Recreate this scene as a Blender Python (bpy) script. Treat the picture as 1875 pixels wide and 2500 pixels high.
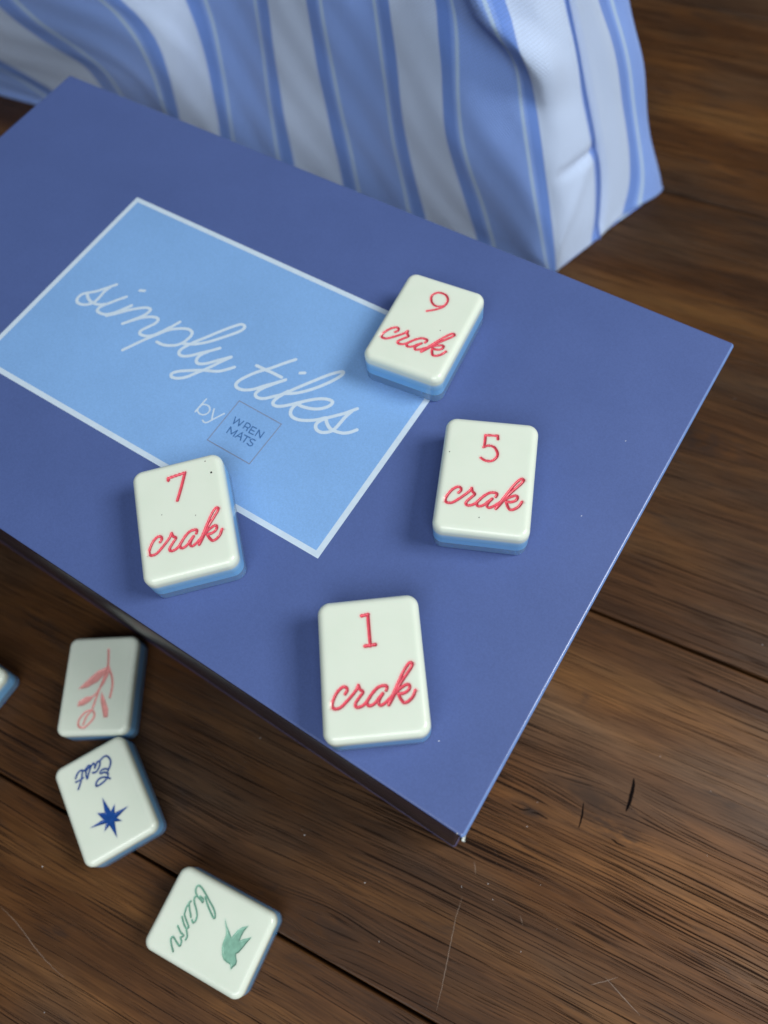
import bpy, math, random
import numpy as np
from mathutils import Matrix, Vector

for o in list(bpy.data.objects):
    bpy.data.objects.remove(o, do_unlink=True)
scene = bpy.context.scene
COL = scene.collection
MM = 0.001

# ------------------------------------------------------------------ camera
# world: floor at z = 0, x along the long side of the box, y along its short side,
# origin under the box corner with the worn tip. All modelling data in millimetres.
cam_data = bpy.data.cameras.new('camera')
cam = bpy.data.objects.new('camera', cam_data)
COL.objects.link(cam)
cam_rot = Matrix(((0.840026, 0.457467, -0.291685),
                  (0.537029, -0.777570, 0.327085),
                  (-0.077175, -0.431403, -0.898852)))
flip = Matrix(((1, 0, 0), (0, -1, 0), (0, 0, -1)))
cam.matrix_world = Matrix.Translation((1.373 * MM, -7.774 * MM, 238.32 * MM)) @ (cam_rot @ flip).to_4x4()
cam_data.sensor_fit = 'VERTICAL'
cam_data.sensor_height = 9.171
cam_data.sensor_width = 6.878
cam_data.lens = 6.86
cam_data.clip_start = 0.005
cam_data.clip_end = 20.0
cam_data.dof.use_dof = True
cam_data.dof.focus_distance = 0.182
cam_data.dof.aperture_fstop = 2.5
cam_data.dof.aperture_blades = 0
scene.camera = cam

# ------------------------------------------------------------------ light
world = bpy.data.worlds.new('World')
scene.world = world
world.use_nodes = True
bg = world.node_tree.nodes['Background']
bg.inputs['Color'].default_value = (0.86, 0.93, 1.0, 1)
bg.inputs['Strength'].default_value = 0.055

def area(name, loc, target, sx, sy, power, color):
    d = bpy.data.lights.new(name, 'AREA')
    d.shape = 'RECTANGLE'
    d.size, d.size_y = sx, sy
    d.energy = power
    d.color = color
    o = bpy.data.objects.new(name, d)
    COL.objects.link(o)
    o.location = loc
    v = Vector(target) - Vector(loc)
    o.rotation_euler = v.to_track_quat('-Z', 'Y').to_euler()
    return o
area('window_light', (0.60, 0.42, 0.84), (-0.06, 0.04, 0.03), 0.44, 0.42, 9.2, (1.0, 0.985, 0.95))
area('front_fill_light', (0.26, -0.56, 0.95), (-0.12, 0.14, 0.05), 0.80, 0.60, 7.6, (0.97, 0.985, 1.0))  # added soft fill, high in front, that brightens the bag front

vs = scene.view_settings
vs.view_transform = 'Standard'
vs.look = 'None'
vs.exposure = 0.0
vs.gamma = 1.0
vs.use_curve_mapping = False
scene.render.engine = 'CYCLES'

# ------------------------------------------------------------------ data, millimetres
# hand-drawn lettering and marks, as centre lines on the tile faces, the lid and the floor
WORD_CRAK = [[(-5.91, -5.33), (-5.43, -4.57), (-5.72, -3.91), (-6.43, -3.89), (-7.56, -4.83), (-8.44, -6.33), (-8.73, -7.55), (-8.21, -8.18), (-7.01, -7.98), (-5.56, -6.78), (-4.29, -5.54), (-3.51, -4.65), (-3.07, -3.79)],
    [(-3.07, -3.79), (-2.8, -4.66), (-2.21, -5.29), (-2.98, -6.27), (-3.83, -7.36), (-3.92, -8.06), (-3.28, -8.32), (-2.11, -7.84), (-0.85, -6.51)],
    [(2.62, -5.41), (2.85, -4.69), (2.26, -4.36), (1.06, -4.6), (-0.08, -5.53), (-1.17, -6.84), (-1.5, -7.77), (-1.02, -8.24), (-0.01, -7.88), (1.1, -6.77), (1.89, -5.99)],
    [(1.82, -6.09), (1.13, -7.06), (0.87, -7.97), (1.43, -8.34), (2.58, -7.67), (3.7, -6.66)],
    [(2.91, -8.41), (3.75, -7.24), (4.81, -5.54), (6.05, -3.81), (7.31, -2.27), (8.26, -1.06), (8.52, -0.32), (7.93, -0.15), (6.89, -1.32), (5.81, -3.04), (4.6, -5.17), (3.56, -7.06), (2.91, -8.41)],
    [(3.56, -7.06), (4.51, -6.07), (5.82, -5.12), (6.99, -4.59), (7.53, -4.92), (7.26, -5.74), (6.27, -6.31), (5.15, -6.38)],
    [(5.05, -6.3), (5.46, -7.42), (6.09, -8.28), (7.1, -8), (8.06, -7.11), (8.62, -5.97)]]
DIGIT_5 = [[(1.67, 9.89), (1.57, 10.79)],
    [(1.56, 10.83), (-0.01, 10.76), (-1.36, 10.68)],
    [(-1.36, 10.68), (-1.31, 9.09), (-1.31, 7.5)],
    [(-1.48, 7.38), (-0.36, 7.92), (0.93, 7.65), (1.75, 6.59), (1.98, 5.47), (1.42, 4.36), (0.41, 3.75), (-0.85, 3.85), (-1.81, 4.41)]]
DIGIT_1 = [[(-1.36, 11.13), (0.06, 11.28)],
    [(0.01, 11.32), (0.01, 8.12), (0.04, 4.32)],
    [(-1.1, 4.38), (1.13, 4.48)]]
DIGIT_7 = [[(-2.2, 10.34), (-2.17, 10.97)],
    [(-2.17, 10.97), (2.01, 11.35)],
    [(1.96, 11.29), (0.76, 7.96), (-0.69, 4.36)]]
DIGIT_9 = [[(-0.61, 10.9), (1.11, 10.79), (2.26, 9.64), (2.49, 7.97), (1.61, 6.82), (-0.01, 6.47), (-1.49, 7.47), (-2.13, 9.15), (-1.53, 10.37), (-0.61, 10.9)],
    [(2.53, 8.63), (2.1, 6.86), (0.54, 5.26), (-1.21, 4.06)]]
STAR = [[(0.23, -0.48), (-0.7, 4.08), (-2.3, 2.92), (-1.51, 5.05), (-5.43, 5.36), (-1.57, 6.63), (-2.57, 8.09), (-0.68, 7.27), (0.17, 11.46), (0.95, 7.48), (2.72, 8.2), (1.72, 6.41), (5.97, 5.34), (2.01, 5.1), (2.93, 2.65), (0.96, 3.64)]]
WORD_EAST = [[(-3.63, -4.5), (-2.9, -5.29), (-1.91, -5.91), (-0.84, -6.05), (0.04, -5.71), (0.59, -5.08), (0.63, -4.59), (-0.04, -4.39), (-1.3, -4.51), (-2.45, -4.84), (-3.2, -5.36), (-3.58, -5.99)],
    [(-3.6, -6.07), (-2.78, -7.02), (-1.72, -7.2), (-1.65, -7.63), (-2.3, -8.01), (-3.27, -7.84), (-4, -7.27), (-3.69, -6.69)],
    [(-3.89, -6.96), (-4.5, -7.46), (-5.24, -8.38), (-5.56, -9.44), (-5.31, -10.55), (-4.78, -11.15), (-3.96, -11.24), (-2.88, -10.89), (-1.82, -10.83)],
    [(-1.82, -10.83), (-2.62, -10.81), (-2.33, -9.77), (-1.67, -9), (-0.92, -8.47), (-0.28, -8.37), (0.32, -8.67)],
    [(-2.01, -10.82), (-1.36, -10.33), (-0.63, -9.6)],
    [(-0.73, -9.63), (-1, -10.63), (-0.67, -11.02), (0, -10.73)],
    [(-0.03, -10.81), (0.73, -10), (1.57, -8.96), (2.33, -7.88), (2.3, -8.9), (1.97, -9.95), (1.43, -10.4), (0.37, -10.75), (0.78, -11.18), (1.66, -10.82), (2.22, -10.29)],
    [(2.19, -10.37), (3.1, -10.98), (3.83, -11.02), (4.68, -10.46), (5.31, -9.73)],
    [(2.85, -10.64), (3.72, -8.96), (4.82, -7.42), (5.65, -6.44)],
    [(5.59, -8.69), (4.59, -8.61), (3.33, -8.74)]]
WORD_BAM = [[(-6.48, -5.33), (-5.19, -3.86), (-4.02, -2.18), (-3.12, -0.57), (-3.81, -0.55), (-5.02, -1.79), (-6.18, -3.86), (-7.35, -5.95), (-8.08, -7.59), (-8.04, -8.56), (-7.22, -8.71), (-6.29, -8.2), (-5.7, -7.34), (-5.42, -6.18), (-5.09, -5.29), (-5.84, -5.64), (-5.99, -6.72)],
    [(-5.88, -7.65), (-4.96, -7.85), (-4.05, -7.33), (-2.86, -6.02), (-1.68, -5.06), (-0.51, -4.79), (0.22, -5.13), (-0.19, -5.81)],
    [(-3.91, -8.4), (-3.37, -8.61), (-2.32, -7.87), (-0.66, -6.36)],
    [(-3.3, -8.57), (-2.08, -8.71), (-1.03, -8.51)],
    [(-1.11, -8.51), (-0.34, -8.24), (0.88, -6.7), (1.7, -5.7), (2.2, -6.08), (3.12, -5.32), (3.86, -4.86), (4.54, -4.93)],
    [(0.33, -8.62), (1.61, -7.23), (2.32, -6)],
    [(2.71, -8.53), (3.63, -7.07), (3.95, -5.88), (4.68, -6.41), (5.37, -5.69), (6.44, -5.61), (6.07, -6.83), (5.42, -8.32), (6.11, -8.58), (7.05, -7.89), (8.3, -6.52)]]
BIRD = [[(-4.23, 2.39), (-3.14, 3.5), (-2.08, 4.99), (-1.24, 6.06), (-2.08, 6.34), (-3.39, 6.73), (-4.59, 7.58), (-5.52, 8.87), (-4.05, 8.47), (-2.57, 8.36), (-1.52, 8.48), (-2.42, 9.39), (-3.55, 10.94), (-2.16, 10.5), (-0.54, 10.09), (0.94, 9.61), (1.56, 9.11), (2.24, 9.5), (2.86, 10.14), (3.7, 10.34), (4.44, 9.92), (5.21, 9.61), (4.73, 9.15), (4.28, 8.79), (4.31, 7.76), (4.06, 6.66), (3.26, 5.72), (1.91, 4.92), (0.5, 4.57), (-0.91, 4.52), (-2.19, 3.87), (-3.34, 2.9)]]
FLOWER_STEM = [[(-2.07, -10.83), (-2.53, -7), (-2.46, -4.27), (-1.56, -0.92), (-0.66, 2.39), (0.05, 5.67), (0.56, 7.95)],
    [(-0.98, 1.07), (-0.19, 2.71), (1.01, 3.83)],
    [(-2.89, -4.93), (-4.19, -2.5), (-4.85, 0.55), (-4.57, 4.2)]]
FLOWER_LEAVES = [[(-2.49, -5.29), (0.45, -4.04), (2.88, -1.76), (5.69, 1.22), (3.16, 0.92), (-0.02, -0.81), (-1.79, -2.93)],
    [(0.53, 3.61), (3.06, 3.85), (5.07, 5.16), (5.2, 6.54), (3.37, 6.28), (1.5, 5.13)],
    [(-1.69, 2.43), (-3.2, 5.13), (-4.49, 7.8), (-4.64, 10.08), (-3.48, 10.2), (-2.69, 7.74), (-1.84, 5.08)],
    [(-2.7, -6.31), (-3.61, -4.22), (-2.17, -0.22), (-1.33, 1.09), (-1.59, -1.93)]]
FLOWER_HEAD = [[(0.39, 7.95), (-0.46, 9.61), (0.54, 11.51), (2.33, 12.98), (4.04, 12.41), (4.01, 10.42), (2.36, 8.37), (0.39, 7.95)],
    [(0.56, 7.95), (1.85, 9.52), (2.64, 12.08)]]
WORD_SIMPLY = [[(-161.51, 75.98), (-163.46, 73.32), (-165.26, 70.99), (-167.03, 69.41), (-168.27, 68.12), (-168.52, 66.64), (-168.01, 65.46), (-166.74, 64.95), (-165.15, 65.34), (-163.78, 66.34), (-162.92, 67.9), (-162.86, 70.1), (-162.96, 72.24), (-162.53, 74.31)],
    [(-167.19, 69.08), (-165.85, 67.98), (-164.21, 67.31), (-162.34, 67.25), (-160.76, 67.76), (-159.69, 68.59)],
    [(-159.7, 68.1), (-158.54, 69.82), (-157.29, 71.71), (-155.76, 73.8)],
    [(-158.7, 69.49), (-159.7, 68.1), (-160.26, 66.71), (-160, 65.67), (-158.82, 65.36), (-157.12, 65.71), (-155.53, 66.94), (-153.91, 69.14), (-152.26, 72.07)],
    [(-152.19, 71.99), (-153.29, 69.95), (-154.78, 67.59), (-156.31, 65.56)],
    [(-156.31, 65.56), (-153.96, 67.92), (-151.74, 70.45), (-149.24, 72.66), (-147.52, 73.72), (-146.26, 73.66), (-146.12, 72.6), (-146.64, 70.9), (-148.04, 68.72), (-149.2, 67.02), (-150.12, 65.69)],
    [(-150.12, 65.69), (-148.44, 67.91), (-146.46, 70.18), (-144.44, 71.64), (-142.77, 72.21), (-141.72, 71.74), (-141.8, 70.3), (-142.76, 68.38), (-143.63, 66.62), (-143.54, 65.64), (-142.5, 65.3), (-140.78, 65.8), (-139.3, 67.08), (-138.35, 68.75), (-137.84, 69.62), (-137.08, 71.38)],
    [(-143.85, 58.53), (-141.27, 63.36), (-139.79, 65.89), (-138.18, 68.35), (-136.95, 71.22), (-135.7, 74.34)],
    [(-138.25, 68.43), (-136.76, 70.47), (-135.16, 71.87), (-133.34, 72.99), (-131.7, 73.56), (-130.26, 73.21), (-129.72, 72.14), (-129.82, 70.73), (-130.2, 69.15), (-131.21, 67.58), (-132.95, 66.38), (-134.86, 65.65), (-137.02, 65.58)],
    [(-129.95, 68.84), (-127.54, 69.96), (-125.59, 71.39), (-123.52, 73.44), (-120.94, 76.68), (-118.94, 79.38), (-118.05, 81.13), (-118.29, 82.25), (-119.5, 82.38), (-121.01, 80.74), (-123.42, 77.24), (-125.61, 73.75), (-127.47, 70.9), (-128.59, 68.7), (-129.18, 67.14), (-129.14, 65.94), (-128.16, 65.26), (-126.75, 65.67), (-125.12, 66.96), (-123.49, 68.76), (-121.57, 70.72), (-119.79, 72.72)],
    [(-121.95, 70.17), (-123.04, 68.46), (-123.29, 66.99), (-122.84, 65.92), (-121.94, 65.55), (-120.73, 66.07), (-119.39, 67.2), (-117.91, 68.9), (-116.37, 70.54), (-115.19, 71.86)],
    [(-115.13, 71.78), (-116.62, 69.3), (-117.82, 66.99), (-119.08, 64.76), (-120.45, 62.68), (-121.9, 60.46), (-123.55, 58.99), (-125.26, 58.35), (-126.16, 58.82), (-126.02, 59.76), (-124.78, 61), (-122.81, 62.33), (-120.77, 63.59), (-118.96, 64.61), (-116.69, 65.56), (-115.03, 66.5), (-113.58, 67.96), (-112.24, 69.58)]]
WORD_TILES = [[(-98.89, 80.04), (-101.26, 77), (-103.34, 74.13), (-105.76, 71.37), (-107.66, 68.3), (-108.42, 66.34), (-108.35, 65.16), (-107.31, 64.53), (-105.35, 64.89), (-103.17, 66.42), (-101.28, 68.71), (-99.3, 70.89), (-97.4, 73.18)],
    [(-107.16, 73.06), (-104.55, 73.13), (-101.87, 73.26), (-98.84, 73.28)],
    [(-97.4, 73.18), (-99.22, 70.78), (-100.96, 68.28), (-101.8, 66.44), (-101.68, 65.17), (-100.55, 64.76), (-98.85, 65.43), (-97.12, 67.15), (-95.58, 68.77), (-94.65, 70.5)],
    [(-94.96, 69.42), (-92.73, 70.84), (-90.62, 72.79), (-88.18, 75.81), (-86.04, 79.29), (-85.01, 81.69), (-85.03, 82.9), (-85.75, 82.79), (-87.62, 80.82), (-89.92, 77.55), (-92.26, 73.96), (-94.15, 70.93), (-95.43, 68.56), (-96.12, 66.53), (-95.91, 65.32), (-94.88, 65.02), (-93.37, 65.73), (-91.58, 67.34), (-90.05, 68.95)],
    [(-90.05, 68.95), (-88.32, 70.67), (-86.34, 72.39), (-84.44, 73.46), (-82.82, 73.79), (-82.11, 73.32), (-82.38, 71.99), (-83.83, 70.29), (-85.9, 69.1), (-88.35, 68.44), (-89.67, 68.42)],
    [(-89.55, 69.38), (-90.4, 67.57), (-90.36, 65.83), (-89.37, 64.64), (-87.39, 64.47), (-84.92, 65.45), (-82.63, 67.05), (-81.12, 68.64)],
    [(-75.39, 75.1), (-77.42, 72.34), (-79.35, 70.23), (-80.98, 68.43), (-82.02, 66.54), (-82.01, 65.4), (-81.11, 64.48), (-79.51, 64.41), (-77.91, 65.47), (-77.11, 66.92), (-76.85, 69.21), (-76.71, 71.3), (-76.2, 73.62)],
    [(-80.89, 68.48), (-79.68, 67.3), (-78.1, 66.49), (-76.32, 66.52), (-74.39, 67.07), (-73.05, 68.12), (-71.9, 69.63)]]
DOTS = [[(-153.74, 77.65), (-152.43, 78.19)],
    [(-95.19, 76.96), (-94.12, 77.56)]]
WORD_BY = [[(-112.55, 57.48), (-112.64, 55.14), (-112.68, 52.75)],
    [(-112.57, 54.53), (-112.34, 55.53), (-111.29, 56.02), (-110.14, 55.81), (-109.43, 54.92), (-109.52, 53.8), (-110.31, 52.99), (-111.6, 52.93), (-112.49, 53.61), (-112.57, 54.53)],
    [(-108.76, 56.06), (-107.98, 54.47), (-107.12, 52.94)],
    [(-105.45, 56.23), (-106.28, 54.58), (-107.12, 52.94), (-107.7, 51.75), (-108.4, 51.35), (-109.22, 51.62)]]
SQUARE = [[(-104.35, 61.49), (-90.11, 61.2), (-90.3, 47.37), (-104.33, 47.51), (-104.35, 61.49)]]
WORD_WREN = [[(-102.15, 56.95), (-101.32, 54.98)],
    [(-101.32, 54.98), (-100.78, 56.94)],
    [(-100.78, 56.94), (-99.72, 55.1)],
    [(-99.72, 55.1), (-99.35, 56.96)],
    [(-98.42, 56.96), (-98.22, 55.14)],
    [(-98.42, 56.96), (-97.6, 57.05), (-96.96, 56.64), (-97.03, 55.91), (-98.24, 55.81)],
    [(-97.2, 55.87), (-96.95, 54.93)],
    [(-96.32, 56.8), (-96.12, 54.83)],
    [(-96.32, 56.8), (-95.08, 56.84)],
    [(-96.16, 55.8), (-95.1, 55.83)],
    [(-96.12, 54.83), (-94.69, 54.88)],
    [(-94.04, 54.92), (-94.19, 56.83)],
    [(-94.19, 56.83), (-92.53, 54.98)],
    [(-92.53, 54.98), (-92.59, 56.96)]]
WORD_MATS = [[(-101.22, 51.86), (-101.34, 53.82)],
    [(-101.34, 53.82), (-99.89, 52.14)],
    [(-99.89, 52.14), (-99.11, 53.84)],
    [(-99.11, 53.84), (-98.96, 51.84)],
    [(-98.42, 51.9), (-97.6, 53.93)],
    [(-97.6, 53.93), (-96.59, 51.82)],
    [(-98.12, 52.49), (-96.95, 52.63)],
    [(-96.61, 53.67), (-94.77, 53.69)],
    [(-95.69, 53.68), (-95.57, 51.77)],
    [(-93.13, 53.71), (-94.03, 53.75), (-94.44, 53.25), (-93.9, 52.79), (-93.22, 52.67), (-93.02, 52.07), (-93.57, 51.71), (-94.55, 51.97)]]
SCRATCHES = [[(6.4, -9.4), (7.9, -16), (11.1, -26.1), (14.2, -36.4)],
    [(47.4, -5.8), (53, -7.3), (58.7, -8.7)],
    [(44.9, -9.5), (47.8, -6.6), (50.2, -3.9)],
    [(21.8, -4.9), (23.7, -6.7)],
    [(8.2, 5.7), (9.4, 4.5)],
    [(4.9, -0.1), (6.8, -2.8)],
    [(10.1, 3.3), (10.6, 2.6)],
    [(-103.9, -83.1), (-96, -83.6), (-86.1, -85.3), (-78.6, -85.9), (-75.3, -85.7)]]
CRACKS = [[(32.7, 43.7), (34.2, 39.4), (34.9, 34.3)],
    [(23.5, 30.2), (24.8, 26.6), (25.6, 23.1)],
    [(6.3, 18.7), (9.6, 19.1), (11.6, 20.6)],
    [(12, 19.9), (14.4, 20.6), (17, 20.7)],
    [(34.1, 25.5), (36.1, 25.4), (38.6, 25.7)]]
SPECKS_7 = [[(8.25, 9.61)],
    [(7.22, 13.12)],
    [(3.08, -0.76)],
    [(-4.76, 1.55)]]
SPECKS_5 = [[(-9.28, 5.23)],
    [(-0.6, -11.07)]]
SPECKS_9 = [[(4.62, -0.43)]]
LINT = [[(-12.03, 76.33)],
    [(-11.91, 100.31)],
    [(-14.15, 13.75)],
    [(-1.74, 0.13)]]
# bag: fabric columns from the floor up
BAG = {
    'Sm1': [(-408, 174, 0.1), (-410.7, 173.2, 8.3), (-413, 172.5, 16.5), (-413.3, 171.9, 25), (-411.2, 171.5, 33.3), (-408, 171.2, 41.2), (-402.9, 171.1, 48.2), (-397.5, 171.1, 54.8), (-392, 171.1, 61.4), (-386.5, 171.1, 68.1)],
    'S0': [(-313.9, 182, 0.1), (-323.5, 180.7, 7.2), (-333.6, 179.4, 13.7), (-344.5, 178.2, 18.5), (-355.2, 176.9, 23.9), (-362.6, 175.6, 32.8), (-362, 174.8, 44.7), (-357.3, 174.5, 55.8), (-351, 174.3, 66.1), (-343.9, 174.2, 75.8)],
    'S1': [(-278.5, 185, 0.3), (-280.7, 184, 11.8), (-283, 183.1, 23.3), (-287.1, 181.9, 34.2), (-297.3, 180.7, 39.3), (-308.3, 179.5, 43.3), (-318.5, 178.2, 48.9), (-325.9, 177, 57.7), (-325.3, 176.2, 69.2), (-320.6, 175.9, 80)],
    'S2': [(-255.1, 187.1, 0.2), (-253.2, 187.4, 10.6), (-251.4, 187.7, 21), (-250.3, 188, 31.5), (-249.7, 188.2, 42), (-251.6, 188.3, 52.4), (-258, 187.9, 60.6), (-266.9, 187.2, 66.3), (-272.8, 186.8, 74.7), (-272, 187.1, 85.1)],
    'S3': [(-229.3, 189.3, 0.2), (-230.2, 191.3, 9.4), (-231, 193.4, 18.6), (-231.9, 195.4, 27.8), (-232.8, 197.5, 37), (-233.9, 199.5, 46.1), (-235.8, 201.4, 55.2), (-239, 203.2, 63.9), (-242, 204.9, 72.6), (-243.3, 206.9, 81.8)],
    'S4': [(-195.1, 192.2, 0.1), (-197.5, 194.6, 9.4), (-199.8, 197.1, 18.7), (-202, 199.6, 28.1), (-204, 202.2, 37.5), (-205.7, 204.7, 46.9), (-207.2, 207.3, 56.4), (-208.4, 209.9, 65.9), (-209.4, 212.6, 75.4), (-210, 215.2, 85)],
    'S5': [(-167.5, 194.5, 0.2), (-170.6, 197.2, 9.7), (-173.7, 199.9, 19.3), (-176.7, 202.5, 28.9), (-179.4, 205.3, 38.5), (-181.7, 208, 48.2), (-183.8, 210.9, 58), (-185.7, 213.7, 67.8), (-187.3, 216.6, 77.7), (-188.6, 219.5, 87.6)],
    'S6': [(-132, 197.6, 0.1), (-136.1, 200.2, 10), (-140.3, 202.9, 20), (-144.3, 205.6, 29.9), (-147.7, 208.4, 40.1), (-150.4, 211.4, 50.4), (-153.1, 214.3, 60.7), (-155.9, 217.2, 71.1), (-158.5, 220.1, 81.4), (-160.9, 223.1, 91.8)],
    'S7': [(-104.6, 199.9, 0.3), (-109.7, 202.4, 10.6), (-114.5, 205, 21), (-119.2, 207.6, 31.4), (-123.6, 210.3, 42), (-126.8, 213.1, 52.9), (-130.1, 216, 63.8), (-134.8, 218.6, 74.3), (-139.9, 221.1, 84.6), (-144.5, 223.7, 95.1)],
    'S8': [(-74.1, 202.5, 0.3), (-78.6, 205.2, 11.7), (-83.2, 207.9, 23.1), (-87.8, 210.5, 34.5), (-92.4, 213.2, 45.9), (-97.3, 215.8, 57.2), (-102.5, 218.4, 68.4), (-109.3, 220.5, 78.7), (-116.7, 222.6, 88.7), (-123.4, 224.8, 99.1)],
    'corner': [(-74.1, 202.5, 0.1), (-74.3, 205.7, 12.1), (-76.4, 208.6, 23.9), (-79.9, 211.4, 35.4), (-84.1, 214.1, 46.8), (-88.7, 216.7, 58), (-93.4, 219.3, 69.1), (-99, 221.7, 79.9), (-105, 224, 90.5), (-110.9, 226.4, 101.1)],
    'seam': [(-66.8, 226.9, 0.2), (-69.7, 232, 10.4), (-73.2, 235.7, 20.9), (-77.5, 237, 31.7), (-82, 237.7, 42.5), (-86.6, 238.1, 53.2), (-91.1, 238.6, 64), (-95.7, 238.9, 74.8), (-100.4, 239, 85.5), (-105, 239, 96.2)],
    'S9': [(-62.6, 243.2, 1.8), (-65, 248.7, 11.1), (-68.7, 251.2, 21.3), (-72.8, 252.3, 31.6), (-77.2, 252.7, 41.9), (-81.6, 253, 52.1), (-86.1, 252.5, 62.3), (-90.9, 251.4, 72.3), (-95.6, 250.3, 82.3), (-100.3, 249.2, 92.4)],
    'edge': [(-55.7, 263.2, -0.1), (-60.1, 262.6, 9.5), (-64.4, 262.5, 19.3), (-68.5, 263.1, 29.1), (-72.6, 263.8, 38.9), (-76.7, 264.2, 48.7), (-81, 264.1, 58.4), (-85.3, 263.9, 68.1), (-89.7, 263.3, 77.8), (-94.2, 262.3, 87.4)],
}

# ------------------------------------------------------------------ helpers
def mesh_obj(name, verts, faces, mat, parent=None, smooth=True, uvs=None):
    me = bpy.data.meshes.new(name)
    me.from_pydata([tuple(map(float, v)) for v in verts], [], [tuple(map(int, f)) for f in faces])
    if smooth:
        me.polygons.foreach_set('use_smooth', [True] * len(me.polygons))
    if uvs is not None:
        lay = me.uv_layers.new(name='UVMap')
        idx = np.zeros(len(me.loops), dtype=np.int32)
        me.loops.foreach_get('vertex_index', idx)
        lay.data.foreach_set('uv', np.asarray(uvs, dtype=np.float32)[idx].ravel())
    me.update()
    if mat is not None:
        me.materials.append(mat)
    o = bpy.data.objects.new(name, me)
    COL.objects.link(o)
    if parent is not None:
        o.parent = parent
    return o

def empty(name, loc, rz=0.0):
    o = bpy.data.objects.new(name, None)
    o.empty_display_size = 0.01
    COL.objects.link(o)
    o.location = loc
    o.rotation_euler = (0, 0, rz)
    return o

def tag(o, label=None, category=None, group=None, kind=None):
    if label: o['label'] = label
    if category: o['category'] = category
    if group: o['group'] = group
    if kind: o['kind'] = kind
    return o

def spline(pts, step=0.12):
    """Catmull-Rom through the points, resampled."""
    P = np.array(pts, float)
    if len(P) < 3:
        n = max(2, int(np.linalg.norm(P[-1] - P[0]) / step) + 1)
        t = np.linspace(0, 1, n)[:, None]
        return P[0] * (1 - t) + P[-1] * t
    closed = np.linalg.norm(P[0] - P[-1]) < 1e-6
    if closed:
        Q = np.vstack([P[-2], P, P[1]])
    else:
        Q = np.vstack([2 * P[0] - P[1], P, 2 * P[-1] - P[-2]])
    out = []
    for i in range(1, len(Q) - 2):
        p0, p1, p2, p3 = Q[i - 1], Q[i], Q[i + 1], Q[i + 2]
        n = max(2, int(np.linalg.norm(p2 - p1) / step) + 1)
        for k in range(n):
            t = k / n
            out.append(0.5 * ((2 * p1) + (p2 - p0) * t + (2 * p0 - 5 * p1 + 4 * p2 - p3) * t * t
                              + (3 * p1 - p0 - 3 * p2 + p3) * t ** 3))
    out.append(P[-1])
    return np.array(out)

def rounded_outline(hw, hh, r, n=8):
    pts = []
    for cx, cy, a0 in ((hw - r, hh - r, 0), (-hw + r, hh - r, 90), (-hw + r, -hh + r, 180), (hw - r, -hh + r, 270)):
        for k in range(n + 1):
            a = math.radians(a0 + 90 * k / n)
            pts.append((cx + r * math.cos(a), cy + r * math.sin(a)))
    return np.array(pts)

def loft(rings):
    """closed loft of equal-count rings, capped at both ends"""
    n = len(rings[0])
    V = np.vstack(rings)
    F = []
    for i in range(len(rings) - 1):
        a, b = i * n, (i + 1) * n
        for k in range(n):
            k2 = (k + 1) % n
            F.append((a + k, a + k2, b + k2, b + k))
    b = len(V)
    V = np.vstack([V, rings[0], rings[-1]])
    F.append(tuple(b + k for k in range(n - 1, -1, -1)))
    F.append(tuple(b + n + k for k in range(n)))
    return V, F

def rounded_slab(x0, x1, y0, y1, z0, z1, r, rp, seg=4, top=True, bottom=True):
    hw, hh = (x1 - x0) / 2, (y1 - y0) / 2
    c = np.array([(x0 + x1) / 2, (y0 + y1) / 2])
    rings = []
    def ring(inset, z):
        o = rounded_outline(hw - inset, hh - inset, max(rp - inset, 0.05), 5) + c
        rings.append(np.column_stack([o, np.full(len(o), z)]))
    if bottom:
        for k in range(seg):
            a = math.pi / 2 * k / seg
            ring(r * (1 - math.sin(a)), z0 + r * (1 - math.cos(a)))
    ring(0, z0 + (r if bottom else 0))
    ring(0, z1 - (r if top else 0))
    if top:
        for k in range(1, seg + 1):
            a = math.pi / 2 * k / seg
            ring(r * (1 - math.cos(a)), z1 - r * (1 - math.sin(a)))
    return loft(rings)

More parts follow.
